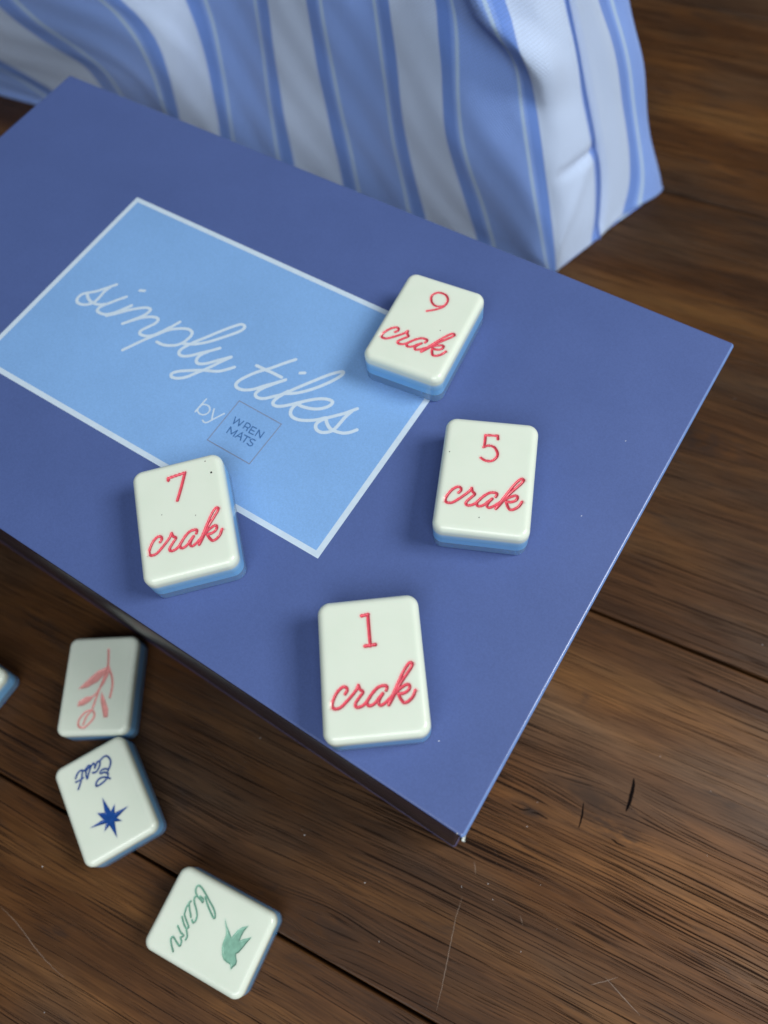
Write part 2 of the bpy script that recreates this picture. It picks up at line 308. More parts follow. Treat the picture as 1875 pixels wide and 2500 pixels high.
# ------------------------------------------------------------------ material helpers
class NT:
    def __init__(self, name):
        self.mat = bpy.data.materials.new(name)
        self.mat.use_nodes = True
        self.nt = self.mat.node_tree
        self.p = self.nt.nodes['Principled BSDF']
    def n(self, t, **kw):
        nd = self.nt.nodes.new(t)
        for k, v in kw.items():
            if k.startswith('i_'):
                nd.inputs[k[2:].replace('_', ' ')].default_value = v
            else:
                setattr(nd, k, v)
        return nd
    def l(self, a, b):
        self.nt.links.new(a, b)
    def set(self, **kw):
        for k, v in kw.items():
            self.p.inputs[k.replace('_', ' ')].default_value = v
    def ramp(self, fac, stops, interp='LINEAR'):
        r = self.n('ShaderNodeValToRGB')
        r.color_ramp.interpolation = interp
        els = r.color_ramp.elements
        while len(els) < len(stops):
            els.new(0.5)
        for e, (pos, c) in zip(els, stops):
            e.position = pos
            e.color = (*c, 1) if len(c) == 3 else c
        self.l(fac, r.inputs['Fac'])
        return r.outputs['Color']
    def math(self, op, a, b=None, c=None, clamp=False):
        m = self.n('ShaderNodeMath', operation=op, use_clamp=clamp)
        for i, x in enumerate((a, b, c)):
            if x is None: continue
            if isinstance(x, (int, float)): m.inputs[i].default_value = x
            else: self.l(x, m.inputs[i])
        return m.outputs[0]
    def mix(self, fac, a, b, blend='MIX'):
        m = self.n('ShaderNodeMix', data_type='RGBA', blend_type=blend)
        if isinstance(fac, (int, float)): m.inputs[0].default_value = fac
        else: self.l(fac, m.inputs[0])
        for i, x in ((6, a), (7, b)):
            if isinstance(x, tuple): m.inputs[i].default_value = (*x, 1)
            else: self.l(x, m.inputs[i])
        return m.outputs[2]
    def noise(self, vec, scale, detail=4, rough=0.55, dist=0.0):
        t = self.n('ShaderNodeTexNoise')
        t.inputs['Scale'].default_value = scale
        t.inputs['Detail'].default_value = detail
        t.inputs['Roughness'].default_value = rough
        t.inputs['Distortion'].default_value = dist
        self.l(vec, t.inputs['Vector'])
        return t.outputs['Fac']
    def mapping(self, vec, scale=(1, 1, 1), loc=(0, 0, 0), rot=(0, 0, 0)):
        m = self.n('ShaderNodeMapping')
        m.inputs['Scale'].default_value = scale
        m.inputs['Location'].default_value = loc
        m.inputs['Rotation'].default_value = rot
        self.l(vec, m.inputs['Vector'])
        return m.outputs['Vector']
    def bump(self, h, strength, dist, normal=None):
        b = self.n('ShaderNodeBump')
        b.inputs['Strength'].default_value = strength
        b.inputs['Distance'].default_value = dist
        self.l(h, b.inputs['Height'])
        if normal is not None: self.l(normal, b.inputs['Normal'])
        return b.outputs['Normal']

# knots in the planks: x, y, radii along and across the grain (mm), grain push (mm), stain
KNOTS = [(29.0, 33.0, 15.0, 5.5, 4.5, 0.30), (11.5, 20.0, 5.0, 1.8, 1.4, 0.55), (34.5, 27.5, 9.0, 2.2, 1.2, 0.40), (-22.0, -36.0, 12.0, 5.0, 3.5, 0.25), (0.0, 158.0, 22.0, 7.0, 4.0, 0.45)]
# broad patches of brightened wood colour, strongest on the right: x, y, radii along and across the grain (mm), gain
BRIGHT_PATCHES = [(50.0, 45.0, 75.0, 27.0, 1.25), (80.0, 5.0, 65.0, 30.0, 0.85), (-60.0, -105.0, 110.0, 26.0, 0.5)]

def wood_material():
    m = NT('dark_stained_wood')
    tc = m.n('ShaderNodeTexCoord')
    oi = m.n('ShaderNodeObjectInfo')
    off = m.n('ShaderNodeVectorMath', operation='SCALE')
    comb = m.n('ShaderNodeCombineXYZ')
    m.l(oi.outputs['Random'], comb.inputs[0]); m.l(oi.outputs['Random'], comb.inputs[1])
    m.l(comb.outputs[0], off.inputs[0]); off.inputs['Scale'].default_value = 7.3
    add = m.n('ShaderNodeVectorMath', operation='ADD')
    m.l(tc.outputs['Object'], add.inputs[0]); m.l(off.outputs[0], add.inputs[1])
    co = add.outputs[0]
    # slow sideways drift of the grain
    w1 = m.n('ShaderNodeTexNoise'); w1.inputs['Scale'].default_value = 5.0; w1.inputs['Detail'].default_value = 2.0
    m.l(m.mapping(co, (1, 2.2, 1)), w1.inputs['Vector'])
    dv = m.math('MULTIPLY', m.math('SUBTRACT', w1.outputs['Fac'], 0.5), 0.010)
    w2 = m.n('ShaderNodeTexNoise'); w2.inputs['Scale'].default_value = 36.0; w2.inputs['Detail'].default_value = 2.0
    m.l(m.mapping(co, (0.8, 1.6, 1)), w2.inputs['Vector'])
    dv2 = m.math('ADD', dv, m.math('MULTIPLY', m.math('SUBTRACT', w2.outputs['Fac'], 0.5), 0.0009))
    # knots: grain parts round them and the stain sits darker
    geo = m.n('ShaderNodeNewGeometry')
    knot_dark = None
    for kx, ky, rx, ry, push, dk in KNOTS:
        sub = m.n('ShaderNodeVectorMath', operation='SUBTRACT')
        m.l(geo.outputs['Position'], sub.inputs[0]); sub.inputs[1].default_value = (kx * MM, ky * MM, 0)
        rot = m.n('ShaderNodeVectorRotate', rotation_type='Z_AXIS'); rot.inputs['Angle'].default_value = -math.radians(7)
        m.l(sub.outputs[0], rot.inputs['Vector'])
        sc = m.mapping(rot.outputs[0], (1000 / rx, 1000 / ry, 0))
        ln = m.n('ShaderNodeVectorMath', operation='LENGTH'); m.l(sc, ln.inputs[0])
        fall = m.math('EXPONENT', m.math('MULTIPLY', m.math('POWER', ln.outputs['Value'], 2.0), -1.0))
        sy = m.n('ShaderNodeSeparateXYZ'); m.l(sc, sy.inputs[0])
        dv2 = m.math('ADD', dv2, m.math('MULTIPLY', m.math('MULTIPLY', m.math('SUBTRACT', 0.0, sy.outputs['Y']), fall), push * MM))
        dkv = m.math('MULTIPLY', fall, dk)
        knot_dark = dkv if knot_dark is None else m.math('ADD', knot_dark, dkv)
    c2 = m.n('ShaderNodeCombineXYZ'); m.l(dv2, c2.inputs[1])
    a2 = m.n('ShaderNodeVectorMath', operation='ADD'); m.l(co, a2.inputs[0]); m.l(c2.outputs[0], a2.inputs[1])
    g = a2.outputs[0]
    def smooth(v, lo, hi):
        r = m.n('ShaderNodeMapRange', interpolation_type='SMOOTHSTEP')
        m.l(v, r.inputs['Value']); r.inputs['From Min'].default_value = lo; r.inputs['From Max'].default_value = hi
        return r.outputs[0]
    bands = m.noise(m.mapping(g, (5.5, 48, 48)), 1.0, 5, 0.62)
    mid = m.noise(m.mapping(g, (18, 260, 260)), 1.0, 4, 0.62)
    fibre = m.noise(m.mapping(g, (60, 2100, 2100)), 1.0, 3, 0.6)
    hue = m.noise(m.mapping(co, (9, 20, 20), (2.2, 6.1, 0)), 1.0, 3, 0.6)
    warm = m.ramp(bands, [(0.28, (0.064, 0.026, 0.0090)), (0.45, (0.105, 0.045, 0.0150)), (0.57, (0.152, 0.069, 0.0225)), (0.74, (0.225, 0.112, 0.037))])
    grey = m.ramp(bands, [(0.28, (0.048, 0.026, 0.0150)), (0.45, (0.080, 0.044, 0.0245)), (0.57, (0.116, 0.067, 0.037)), (0.74, (0.170, 0.102, 0.056))])
    col = m.mix(smooth(hue, 0.42, 0.66), warm, grey)
    col = m.mix(0.85, col, m.ramp(mid, [(0.28, (0.60, 0.57, 0.55)), (0.5, (0.94, 0.92, 0.90)), (0.70, (1.22, 1.18, 1.12))]), 'MULTIPLY')
    col = m.mix(0.75, col, m.ramp(fibre, [(0.32, (0.52, 0.50, 0.49)), (0.64, (1.18, 1.17, 1.16))]), 'MULTIPLY')
    tone = m.n('ShaderNodeVectorMath', operation='MULTIPLY')
    m.l(col, tone.inputs[0]); m.l(oi.outputs['Color'], tone.inputs[1])
    col = tone.outputs[0]
    # broad patches where the wood colour is brightened
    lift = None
    for kx, ky, rx, ry, gain in BRIGHT_PATCHES:
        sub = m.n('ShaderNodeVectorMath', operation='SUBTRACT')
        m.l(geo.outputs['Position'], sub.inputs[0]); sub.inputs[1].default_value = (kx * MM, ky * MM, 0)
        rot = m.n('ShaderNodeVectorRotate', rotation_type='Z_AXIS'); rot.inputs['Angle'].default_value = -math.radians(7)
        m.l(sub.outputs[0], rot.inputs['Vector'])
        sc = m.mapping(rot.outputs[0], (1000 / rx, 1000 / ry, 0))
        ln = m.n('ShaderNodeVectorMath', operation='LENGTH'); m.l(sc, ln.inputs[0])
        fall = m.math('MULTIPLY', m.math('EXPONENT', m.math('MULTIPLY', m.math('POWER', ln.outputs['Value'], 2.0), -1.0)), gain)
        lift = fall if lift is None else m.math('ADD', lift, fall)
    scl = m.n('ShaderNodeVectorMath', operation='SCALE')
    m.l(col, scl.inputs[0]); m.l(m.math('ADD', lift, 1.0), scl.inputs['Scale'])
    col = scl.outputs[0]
    # open pores: thin dark streaks along the grain, denser in some zones
    zone = m.noise(m.mapping(co, (8, 24, 24), (9.1, 4.2, 0)), 1.0, 2, 0.5)
    po = m.noise(m.mapping(g, (15, 2300, 2300), (3.1, 1.7, 0)), 1.0, 1.5, 0.45)
    pore = smooth(m.math('SUBTRACT', po, m.math('MULTIPLY_ADD', zone, -0.34, 0.785)), 0.0, 0.03)
    po2 = m.noise(m.mapping(g, (46, 3000, 3000), (7.7, 2.9, 0)), 1.0, 1.5, 0.45)
    pore2 = smooth(m.math('SUBTRACT', po2, m.math('MULTIPLY_ADD', zone, -0.22, 0.715)), 0.0, 0.05)
    pore = m.math('MAXIMUM', pore, m.math('MULTIPLY', pore2, 0.8))
    col = m.mix(m.math('MULTIPLY', pore, 0.93), col, (0.011, 0.0065, 0.005))
    # smoky stain blotches drawn out along the grain
    bl = m.noise(m.mapping(g, (26, 95, 95), (1.3, 8.8, 0)), 1.0, 5, 0.68, 0.5)
    ragged = smooth(m.noise(m.mapping(g, (130, 420, 420)), 1.0, 4, 0.65), 0.36, 0.60)
    blot = m.math('ADD', m.math('MULTIPLY', smooth(bl, 0.57, 0.72), 0.60), m.math('MULTIPLY', m.math('MULTIPLY', knot_dark, ragged), 1.7), clamp=True)
    col = m.mix(blot, col, (0.024, 0.016, 0.0135))
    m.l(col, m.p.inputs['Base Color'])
    smudge = m.noise(m.mapping(co, (14, 14, 14)), 1.0, 6, 0.68)
    ro = m.math('MULTIPLY_ADD', smudge, 0.30, 0.27)
    ro = m.math('MULTIPLY_ADD', pore, 0.25, ro)
    m.l(ro, m.p.inputs['Roughness'])
    h = m.math('MULTIPLY_ADD', pore, -0.9, m.math('MULTIPLY', fibre, 0.35))
    h = m.math('MULTIPLY_ADD', mid, 0.5, h)
    n1 = m.bump(h, 0.4, 0.0002)
    low = m.noise(m.mapping(co, (9, 26, 26)), 1.0, 2, 0.5)
    m.l(m.bump(low, 0.35, 0.0012, n1), m.p.inputs['Normal'])
    m.set(IOR=1.45)
    m.l(m.math('MULTIPLY_ADD', pore, -0.22, 0.26), m.p.inputs['Specular IOR Level'])
    return m.mat

def plain(name, color, rough=0.5, spec=0.5, noise_amt=0.0, noise_scale=600.0, bump=0.0, bump_scale=2500.0):
    m = NT(name)
    m.set(Roughness=rough)
    m.p.inputs['Specular IOR Level'].default_value = spec
    tc = m.n('ShaderNodeTexCoord')
    if noise_amt > 0:
        f = m.noise(tc.outputs['Object'], noise_scale, 4, 0.6)
        lo = tuple(c * (1 - noise_amt) for c in color); hi = tuple(min(1, c * (1 + noise_amt)) for c in color)
        m.l(m.ramp(f, [(0.3, lo), (0.7, hi)]), m.p.inputs['Base Color'])
    else:
        m.p.inputs['Base Color'].default_value = (*color, 1)
    if bump > 0:
        f2 = m.noise(tc.outputs['Object'], bump_scale, 3, 0.6)
        m.l(m.bump(f2, bump, 0.0001), m.p.inputs['Normal'])
    return m.mat

def paper_material(name, color, rough):
    m = NT(name)
    tc = m.n('ShaderNodeTexCoord')
    big = m.noise(tc.outputs['Object'], 22.0, 4, 0.6)
    fine = m.noise(tc.outputs['Object'], 2600.0, 2, 0.5)
    c = m.mix(0.35, (color[0], color[1], color[2]), m.ramp(big, [(0.3, tuple(x * 0.82 for x in color)), (0.7, tuple(min(1, x * 1.14) for x in color))]))
    c = m.mix(0.4, c, m.ramp(fine, [(0.3, (0.82, 0.82, 0.82)), (0.7, (1.14, 1.14, 1.14))]), 'MULTIPLY')
    m.l(c, m.p.inputs['Base Color'])
    m.l(m.math('MULTIPLY_ADD', big, 0.18, rough - 0.09), m.p.inputs['Roughness'])
    m.l(m.bump(fine, 0.10, 0.00005), m.p.inputs['Normal'])
    return m.mat

def resin_face_material():
    m = NT('mint_white_resin')
    tc = m.n('ShaderNodeTexCoord')
    sp = m.n('ShaderNodeSeparateXYZ'); m.l(tc.outputs['Object'], sp.inputs[0])
    mr = m.n('ShaderNodeMapRange', interpolation_type='SMOOTHSTEP')
    m.l(sp.outputs['Z'], mr.inputs['Value'])
    mr.inputs['From Min'].default_value = 0.0060; mr.inputs['From Max'].default_value = 0.0089
    cloud = m.noise(tc.outputs['Object'], 90.0, 3, 0.5)
    white = m.ramp(cloud, [(0.3, (0.72, 0.815, 0.715)), (0.7, (0.75, 0.84, 0.745))])
    warm = m.ramp(mr.outputs[0], [(0.0, (0.24, 0.52, 0.84)), (0.35, (0.40, 0.62, 0.80)), (0.62, (0.74, 0.77, 0.60)), (1.0, (0.76, 0.83, 0.72))])
    col = m.mix(m.math('MULTIPLY', mr.outputs[0], mr.outputs[0]), warm, white)
    at = m.n('ShaderNodeAttribute', attribute_name='ink'); at.attribute_type = 'GEOMETRY'
    ac = m.n('ShaderNodeAttribute', attribute_name='ink_color'); ac.attribute_type = 'GEOMETRY'
    col = m.mix(at.outputs['Fac'], col, ac.outputs['Color'])
    m.l(col, m.p.inputs['Base Color'])
    m.set(Roughness=0.22, IOR=1.49)
    m.p.inputs['Subsurface Weight'].default_value = 0.35
    m.p.inputs['Subsurface Radius'].default_value = (0.0016, 0.0018, 0.0018)
    m.p.inputs['Subsurface Scale'].default_value = 1.0
    f = m.noise(tc.outputs['Object'], 260.0, 3, 0.6)
    m.l(m.bump(f, 0.05, 0.0002), m.p.inputs['Normal'])
    return m.mat

def blue_layer_material():
    m = NT('sky_blue_resin')
    m.p.inputs['Base Color'].default_value = (0.20, 0.48, 0.84, 1)
    m.set(Roughness=0.18, IOR=1.49)
    m.p.inputs['Subsurface Weight'].default_value = 0.4
    m.p.inputs['Subsurface Radius'].default_value = (0.001, 0.0015, 0.002)
    m.p.inputs['Subsurface Scale'].default_value = 1.0
    return m.mat

def clear_material():
    m = NT('clear_resin')
    m.p.inputs['Base Color'].default_value = (0.33, 0.58, 0.95, 1)
    m.set(Roughness=0.10, IOR=1.45)
    m.p.inputs['Transmission Weight'].default_value = 0.55
    m.p.inputs['Subsurface Weight'].default_value = 0.3
    m.p.inputs['Subsurface Radius'].default_value = (0.002, 0.003, 0.004)
    m.p.inputs['Subsurface Scale'].default_value = 1.0
    return m.mat

def ink_material(name, color):
    m = NT(name)
    tc = m.n('ShaderNodeTexCoord')
    f = m.noise(tc.outputs['Object'], 900.0, 3, 0.6)
    m.l(m.ramp(f, [(0.3, tuple(c * 0.85 for c in color)), (0.7, tuple(min(1, c * 1.1) for c in color))]), m.p.inputs['Base Color'])
    m.set(Roughness=0.25)
    return m.mat

def fabric_material():
    m = NT('striped_twill')
    uv = m.n('ShaderNodeUVMap', uv_map='UVMap')
    sp = m.n('ShaderNodeSeparateXYZ'); m.l(uv.outputs[0], sp.inputs[0])
    # thread-level waviness of the stripe edges
    jit = m.noise(m.mapping(uv.outputs[0], (300, 2200, 1)), 1.0, 2, 0.5)
    x = m.math('MULTIPLY_ADD', m.math('SUBTRACT', jit, 0.5), 0.0006, sp.outputs['X'])
    fr = m.math('FRACT', m.math('ADD', m.math('DIVIDE', x, 0.063), 8.0))
    blue = (0.255, 0.420, 0.92)
    dark = (0.165, 0.310, 0.79)
    light = (0.56, 0.70, 0.96)
    hair = (0.47, 0.65, 0.92)
    col = m.ramp(fr, [(0.0, dark), (0.040, dark), (0.050, blue), (0.066, blue), (0.072, hair), (0.090, hair), (0.096, blue),
                      (0.474, blue), (0.480, hair), (0.498, hair), (0.504, blue), (0.518, blue), (0.530, dark), (0.605, dark),
                      (0.612, light), (0.955, light), (0.962, dark), (1.0, dark)])
    warp = m.math('SINE', m.math('MULTIPLY', m.math('ADD', sp.outputs['X'], m.math('MULTIPLY', sp.outputs['Y'], 0.75)), 2 * math.pi / 0.00115))
    cross = m.math('SINE', m.math('MULTIPLY', m.math('SUBTRACT', sp.outputs['Y'], m.math('MULTIPLY', sp.outputs['X'], 0.35)), 2 * math.pi / 0.0012))
    tw = m.math('MULTIPLY_ADD', cross, 0.35, warp)
    slub = m.noise(m.mapping(uv.outputs[0], (900, 160, 1)), 1.0, 3, 0.6)
    shade = m.math('MULTIPLY_ADD', tw, 0.17, 0.94)
    shade = m.math('MULTIPLY_ADD', slub, 0.10, shade)
    mul = m.n('ShaderNodeVectorMath', operation='SCALE')
    m.l(col, mul.inputs[0]); m.l(shade, mul.inputs['Scale'])
    m.l(mul.outputs[0], m.p.inputs['Base Color'])
    m.set(Roughness=0.8)
    m.p.inputs['Sheen Weight'].default_value = 0.25
    m.p.inputs['Sheen Roughness'].default_value = 0.4
    m.p.inputs['Specular IOR Level'].default_value = 0.25
    m.l(m.bump(tw, 0.8, 0.00015), m.p.inputs['Normal'])
    return m.mat

MAT_WOOD = wood_material()
MAT_GAP = plain('joint_filler', (0.008, 0.006, 0.005), 0.8)
MAT_BOX = paper_material('periwinkle_wrap', (0.078, 0.126, 0.335), 0.46)
MAT_EDGE_HIGHLIGHT = plain('painted_edge_highlight', (0.15, 0.26, 0.56), 0.24, 0.7, noise_amt=0.12, noise_scale=300)  # highlight on the right lid edge, painted as a lighter, glossier colour
MAT_SHADED_SIDE = plain('shaded_side_paper', (0.022, 0.017, 0.030), 0.38, noise_amt=0.15, noise_scale=120)  # shade on the box sides put into a near-black colour
MAT_BASE = plain('base_paper', (0.060, 0.050, 0.12), 0.4, noise_amt=0.15, noise_scale=120)
MAT_LABEL = paper_material('sky_blue_print', (0.215, 0.425, 0.79), 0.46)
MAT_WHITE_PRINT = plain('white_print', (0.56, 0.70, 0.84), 0.5, noise_amt=0.04)
MAT_NAVY_PRINT = plain('navy_print', (0.045, 0.14, 0.36), 0.5)
MAT_GREY_PRINT = plain('grey_print', (0.21, 0.255, 0.38), 0.5)
MAT_FACE = resin_face_material()
MAT_BLUE = blue_layer_material()
MAT_CLEAR = clear_material()
RED, NAVY, SAGE, PINK = (0.70, 0.090, 0.135), (0.012, 0.070, 0.30), (0.23, 0.46, 0.36), (0.80, 0.36, 0.34)
MAT_INK = {RED: ink_material('red_enamel', RED), NAVY: ink_material('navy_enamel', NAVY),
           SAGE: ink_material('sage_enamel', SAGE), PINK: ink_material('pink_enamel', PINK)}
MAT_FABRIC = fabric_material()
MAT_THREAD = plain('blue_thread', (0.10, 0.19, 0.50), 0.8, 0.2, 0.15, 3000)
MAT_SPECK = plain('black_speck', (0.012, 0.012, 0.012), 0.5)
MAT_LINT = plain('white_lint', (0.75, 0.80, 0.85), 0.8)
MAT_SCRATCH = plain('scuffed_finish', (0.20, 0.145, 0.11), 0.6, noise_amt=0.3, noise_scale=900)
MAT_CRACK = plain('dark_crack', (0.006, 0.004, 0.004), 0.9, 0.05)
MAT_CORE = plain('bare_board', (0.62, 0.68, 0.66), 0.7, noise_amt=0.2, noise_scale=2500, bump=0.6)

# ------------------------------------------------------------------ floor of wide planks
TH = math.radians(7.0)
floor = mesh_obj('floor', [(-3, -3, -0.006), (3, -3, -0.006), (3, 3, -0.006), (-3, 3, -0.006)], [(0, 1, 2, 3)], MAT_GAP, smooth=False)
tag(floor, 'dark stained wood plank surface with black joints', 'floor', kind='structure')
edges = [-660, -536, -412.5, -288.6, -164.8, -40.9, 82.8, 268.0, 392.0, 516, 640, 764, 888, 1012]
planks = {}
rng = random.Random(4)
for i in range(len(edges) - 1):
    gap = 0.42
    lo, hi = edges[i] + gap, edges[i + 1] - gap
    L = 1500.0
    V, F = [], []
    r = 0.55
    prof = [(lo, -6), (lo, -r * 1.2), (lo + 0.12 * r, -0.6 * r), (lo + 0.45 * r, -0.18 * r), (lo + 1.1 * r, 0),
            (hi - 1.1 * r, 0), (hi - 0.45 * r, -0.18 * r), (hi - 0.12 * r, -0.6 * r), (hi, -r * 1.2), (hi, -6)]
    mid = (lo + hi) / 2
    for sx in (-1, 1):
        for (y, z) in prof:
            V.append((sx * L / 2 * MM, (y - mid) * MM, z * MM))
    n = len(prof)
    for k in range(n - 1):
        F.append((k, n + k, n + k + 1, k + 1))
    F.append(tuple(range(n))); F.append(tuple(range(2 * n - 1, n - 1, -1)))
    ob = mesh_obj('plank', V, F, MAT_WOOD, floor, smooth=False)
    shift = rng.uniform(-120, 120)
    c, s = math.cos(TH), math.sin(TH)
    ob.location = ((c * shift - s * mid) * MM, (s * shift + c * mid) * MM, 0)
    ob.rotation_euler = (0, 0, TH)
    k_ = {6: 0.64, 5: 0.66, 4: 0.74}.get(i, rng.uniform(0.6, 0.8))
    ob.color = (k_, k_, k_, 1)
    planks[i] = (lo, hi, ob)

def plank_at(x, y):
    d = -math.sin(TH) * x + math.cos(TH) * y
    for lo, hi, ob in planks.values():
        if lo - 1 <= d <= hi + 1:
            return ob

def ribbon(points, width, z, taper=True, rise=0.0):
    """flat strip along a centre line with rounded or tapered ends"""
    P = np.asarray(points, float)
    T = np.gradient(P, axis=0)
    T /= np.linalg.norm(T, axis=1)[:, None] + 1e-9
    N = np.column_stack([-T[:, 1], T[:, 0]])
    n = len(P)
    s = np.r_[0, np.cumsum(np.linalg.norm(np.diff(P, axis=0), axis=1))]
    if taper:
        w = width / 2 * np.sqrt(np.clip(1 - (2 * s / s[-1] - 1) ** 2, 0.02, 1))
    else:
        w = np.full(n, width / 2)
    zz = z + rise * s / s[-1]
    Lf, Rt = P + N * w[:, None], P - N * w[:, None]
    V = [(x, y, q) for (x, y), q in zip(Lf, zz)] + [(x, y, q) for (x, y), q in zip(Rt, zz)]
    F = [(n + k, n + k + 1, k + 1, k) for k in range(n - 1)]
    if not taper:
        for e, sg in ((0, -1), (n - 1, 1)):
            b = len(V)
            a0 = math.atan2(N[e][1], N[e][0])
            V.append((P[e][0], P[e][1], zz[e]))
            m = 8
            for k in range(m + 1):
                a = a0 - sg * math.pi * k / m
                V.append((P[e][0] + width / 2 * math.cos(a), P[e][1] + width / 2 * math.sin(a), zz[e]))
            for k in range(m):
                F.append((b, b + 2 + k, b + 1 + k) if sg > 0 else (b, b + 1 + k, b + 2 + k))
    return V, F

def to_local(ob, V):
    M = Matrix.LocRotScale(ob.location, ob.rotation_euler, None).inverted()
    return [tuple(M @ Vector((x * MM, y * MM, z * MM))) for x, y, z in V]

for k, s in enumerate(SCRATCHES):
    pts = spline(s, 1.0)
    jr = np.random.default_rng(k)
    pts = pts + jr.normal(0, 0.05, pts.shape)
    ob = plank_at(*pts[len(pts) // 2])
    V, F = ribbon(pts, 0.16 if k != 1 else 0.2, 0.035)
    mesh_obj('scratch', to_local(ob, V), F, MAT_SCRATCH, ob, smooth=False)
for k, s in enumerate(CRACKS):
    pts = spline(s, 0.4)
    jr = np.random.default_rng(k + 50)
    pts = pts + np.cumsum(jr.normal(0, 0.03, pts.shape), axis=0)
    ob = plank_at(*pts[len(pts) // 2])
    V, F = ribbon(pts, (1.05, 0.5, 0.4, 0.4, 0.4)[k], 0.03)
    mesh_obj('crack', to_local(ob, V), F, MAT_CRACK, ob, smooth=False)

# dust grains on the planks
rd = random.Random(11)
dust_v = [(0.09, 0, 0), (0.02, 0.07, 0), (-0.08, 0.02, 0), (-0.02, -0.06, 0), (0, 0, 0.05)]
dust_me = bpy.data.meshes.new('dust_grain')
dust_me.from_pydata([tuple(c * MM for c in v) for v in dust_v], [], [(0, 1, 4), (1, 2, 4), (2, 3, 4), (3, 0, 4)])
dust_me.materials.append(MAT_LINT)
for k in range(46):
    x, y = (rd.uniform(-130, 95), rd.uniform(-105, -5)) if k % 2 else (rd.uniform(5, 90), rd.uniform(-60, 190))
    ob = plank_at(x, y)
    d_ = bpy.data.objects.new('dust_grain', dust_me)
    COL.objects.link(d_)
    d_.parent = ob
    d_.location = to_local(ob, [(x, y, 0.02)])[0]
    d_.rotation_euler = (0, 0, rd.uniform(0, 6))
    sc_ = rd.uniform(0.6, 1.7)
    d_.scale = (sc_ * rd.uniform(0.7, 2.2), sc_, sc_)

# ------------------------------------------------------------------ the box
BX, BY, BZ = 241.8, 141.42, 70.17
box = empty('gift_box', (0, 0, 0))
tag(box, 'periwinkle blue flat lidded game box with sky blue label, lying on dark wood planks', 'box')
def slab(name, parent, mat, *a, **k):
    V, F = rounded_slab(*a, **k)
    o = mesh_obj(name, V * MM, F, mat, parent)
    for p in o.data.polygons:
        if len(p.vertices) > 4: p.use_smooth = False
    return o
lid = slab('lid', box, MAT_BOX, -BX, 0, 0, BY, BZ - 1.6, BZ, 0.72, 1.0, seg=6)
lid.data.materials.append(MAT_EDGE_HIGHLIGHT)
lid.data.materials.append(MAT_SHADED_SIDE)
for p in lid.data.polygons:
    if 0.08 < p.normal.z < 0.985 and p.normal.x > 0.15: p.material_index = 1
    elif p.normal.y < -0.75: p.material_index = 2      # shade on the front lid edge, painted with the dark side colour
slab('wall', box, MAT_SHADED_SIDE, -BX + 0.6, -1.9, 0.12, BY - 0.6, 0.72, BZ - 1.61, 0.2, 0.6, seg=2)
slab('base_board', box, MAT_BASE, -BX + 0.4, -1.5, -0.1, BY - 0.4, 0.02, 0.7, 0.3, 0.9, seg=3)
# worn corner tip: a few crumpled shreds of bare board round the lid corner
rw = np.random.default_rng(3)
V, F = [], []
for k in range(9):
    a = -math.pi / 4 + rw.normal(0, 0.35)
    c = np.array([-0.55 + 0.62 * math.cos(a), 0.55 + 0.62 * math.sin(a), BZ - 0.9 - 1.5 * rw.random()])
    b = len(V)
    q = rw.normal(0, 0.34, (4, 3))
    q[3] = -q[:3].sum(0) / 1.5
    for p in q: V.append(tuple((c + p) * MM))
    F += [(b, b + 1, b + 2), (b, b + 2, b + 3), (b, b + 3, b + 1), (b + 1, b + 3, b + 2)]
tag(mesh_obj('worn_corner', V, F, MAT_CORE, lid, smooth=False), 'frayed pale corner tip of the lid')

LX0, LX1, LY0, LY1 = -179.7, -60.2, 34.95, 106.5
e = 1.55
def sheet(name, parent, mat, x0, x1, y0, y1, z):
    return mesh_obj(name, [(x0 * MM, y0 * MM, z * MM), (x1 * MM, y0 * MM, z * MM), (x1 * MM, y1 * MM, z * MM), (x0 * MM, y1 * MM, z * MM)], [(0, 1, 2, 3)], mat, parent, smooth=False)
label = sheet('label', box, MAT_LABEL, LX0 + e, LX1 - e, LY0 + e, LY1 - e, BZ + 0.03)
tag(label, 'sky blue label printed on the lid with white border')
for x0, x1, y0, y1 in ((LX0, LX1, LY0, LY0 + e), (LX0, LX1, LY1 - e, LY1), (LX0, LX0 + e, LY0 + e, LY1 - e), (LX1 - e, LX1, LY0 + e, LY1 - e)):
    sheet('border', label, MAT_WHITE_PRINT, x0, x1, y0, y1, BZ + 0.03)

def print_strokes(name, strokes, width, mat, parent, z, straight=False):
    V, F = [], []
    for k, s in enumerate(strokes):
        P = np.array(s, float)
        if straight or len(s) == 2:
            segs = [np.linspace(P[i], P[i + 1], 3) for i in range(len(P) - 1)]
        else:
            segs = [spline(s, 0.35)]
        for sg in segs:
            v, f = ribbon(sg, width, z + 0.003 * (k % 9), taper=False, rise=0.02)
            b = len(V)
            V += [(x * MM, y * MM, q * MM) for x, y, q in v]
            F += [tuple(i + b for i in ff) for ff in f]
    return mesh_obj(name, V, F, mat, parent, smooth=False)
print_strokes('lettering', WORD_SIMPLY + DOTS[:1], 0.95, MAT_WHITE_PRINT, label, BZ + 0.06)
print_strokes('lettering', WORD_TILES + DOTS[1:], 0.95, MAT_WHITE_PRINT, label, BZ + 0.06)
print_strokes('lettering', WORD_BY, 0.42, MAT_WHITE_PRINT, label, BZ + 0.06)
print_strokes('lettering', WORD_WREN, 0.30, MAT_NAVY_PRINT, label, BZ + 0.06)
print_strokes('lettering', WORD_MATS, 0.30, MAT_NAVY_PRINT, label, BZ + 0.06)
print_strokes('logo_frame', SQUARE, 0.26, MAT_GREY_PRINT, label, BZ + 0.06, straight=True)
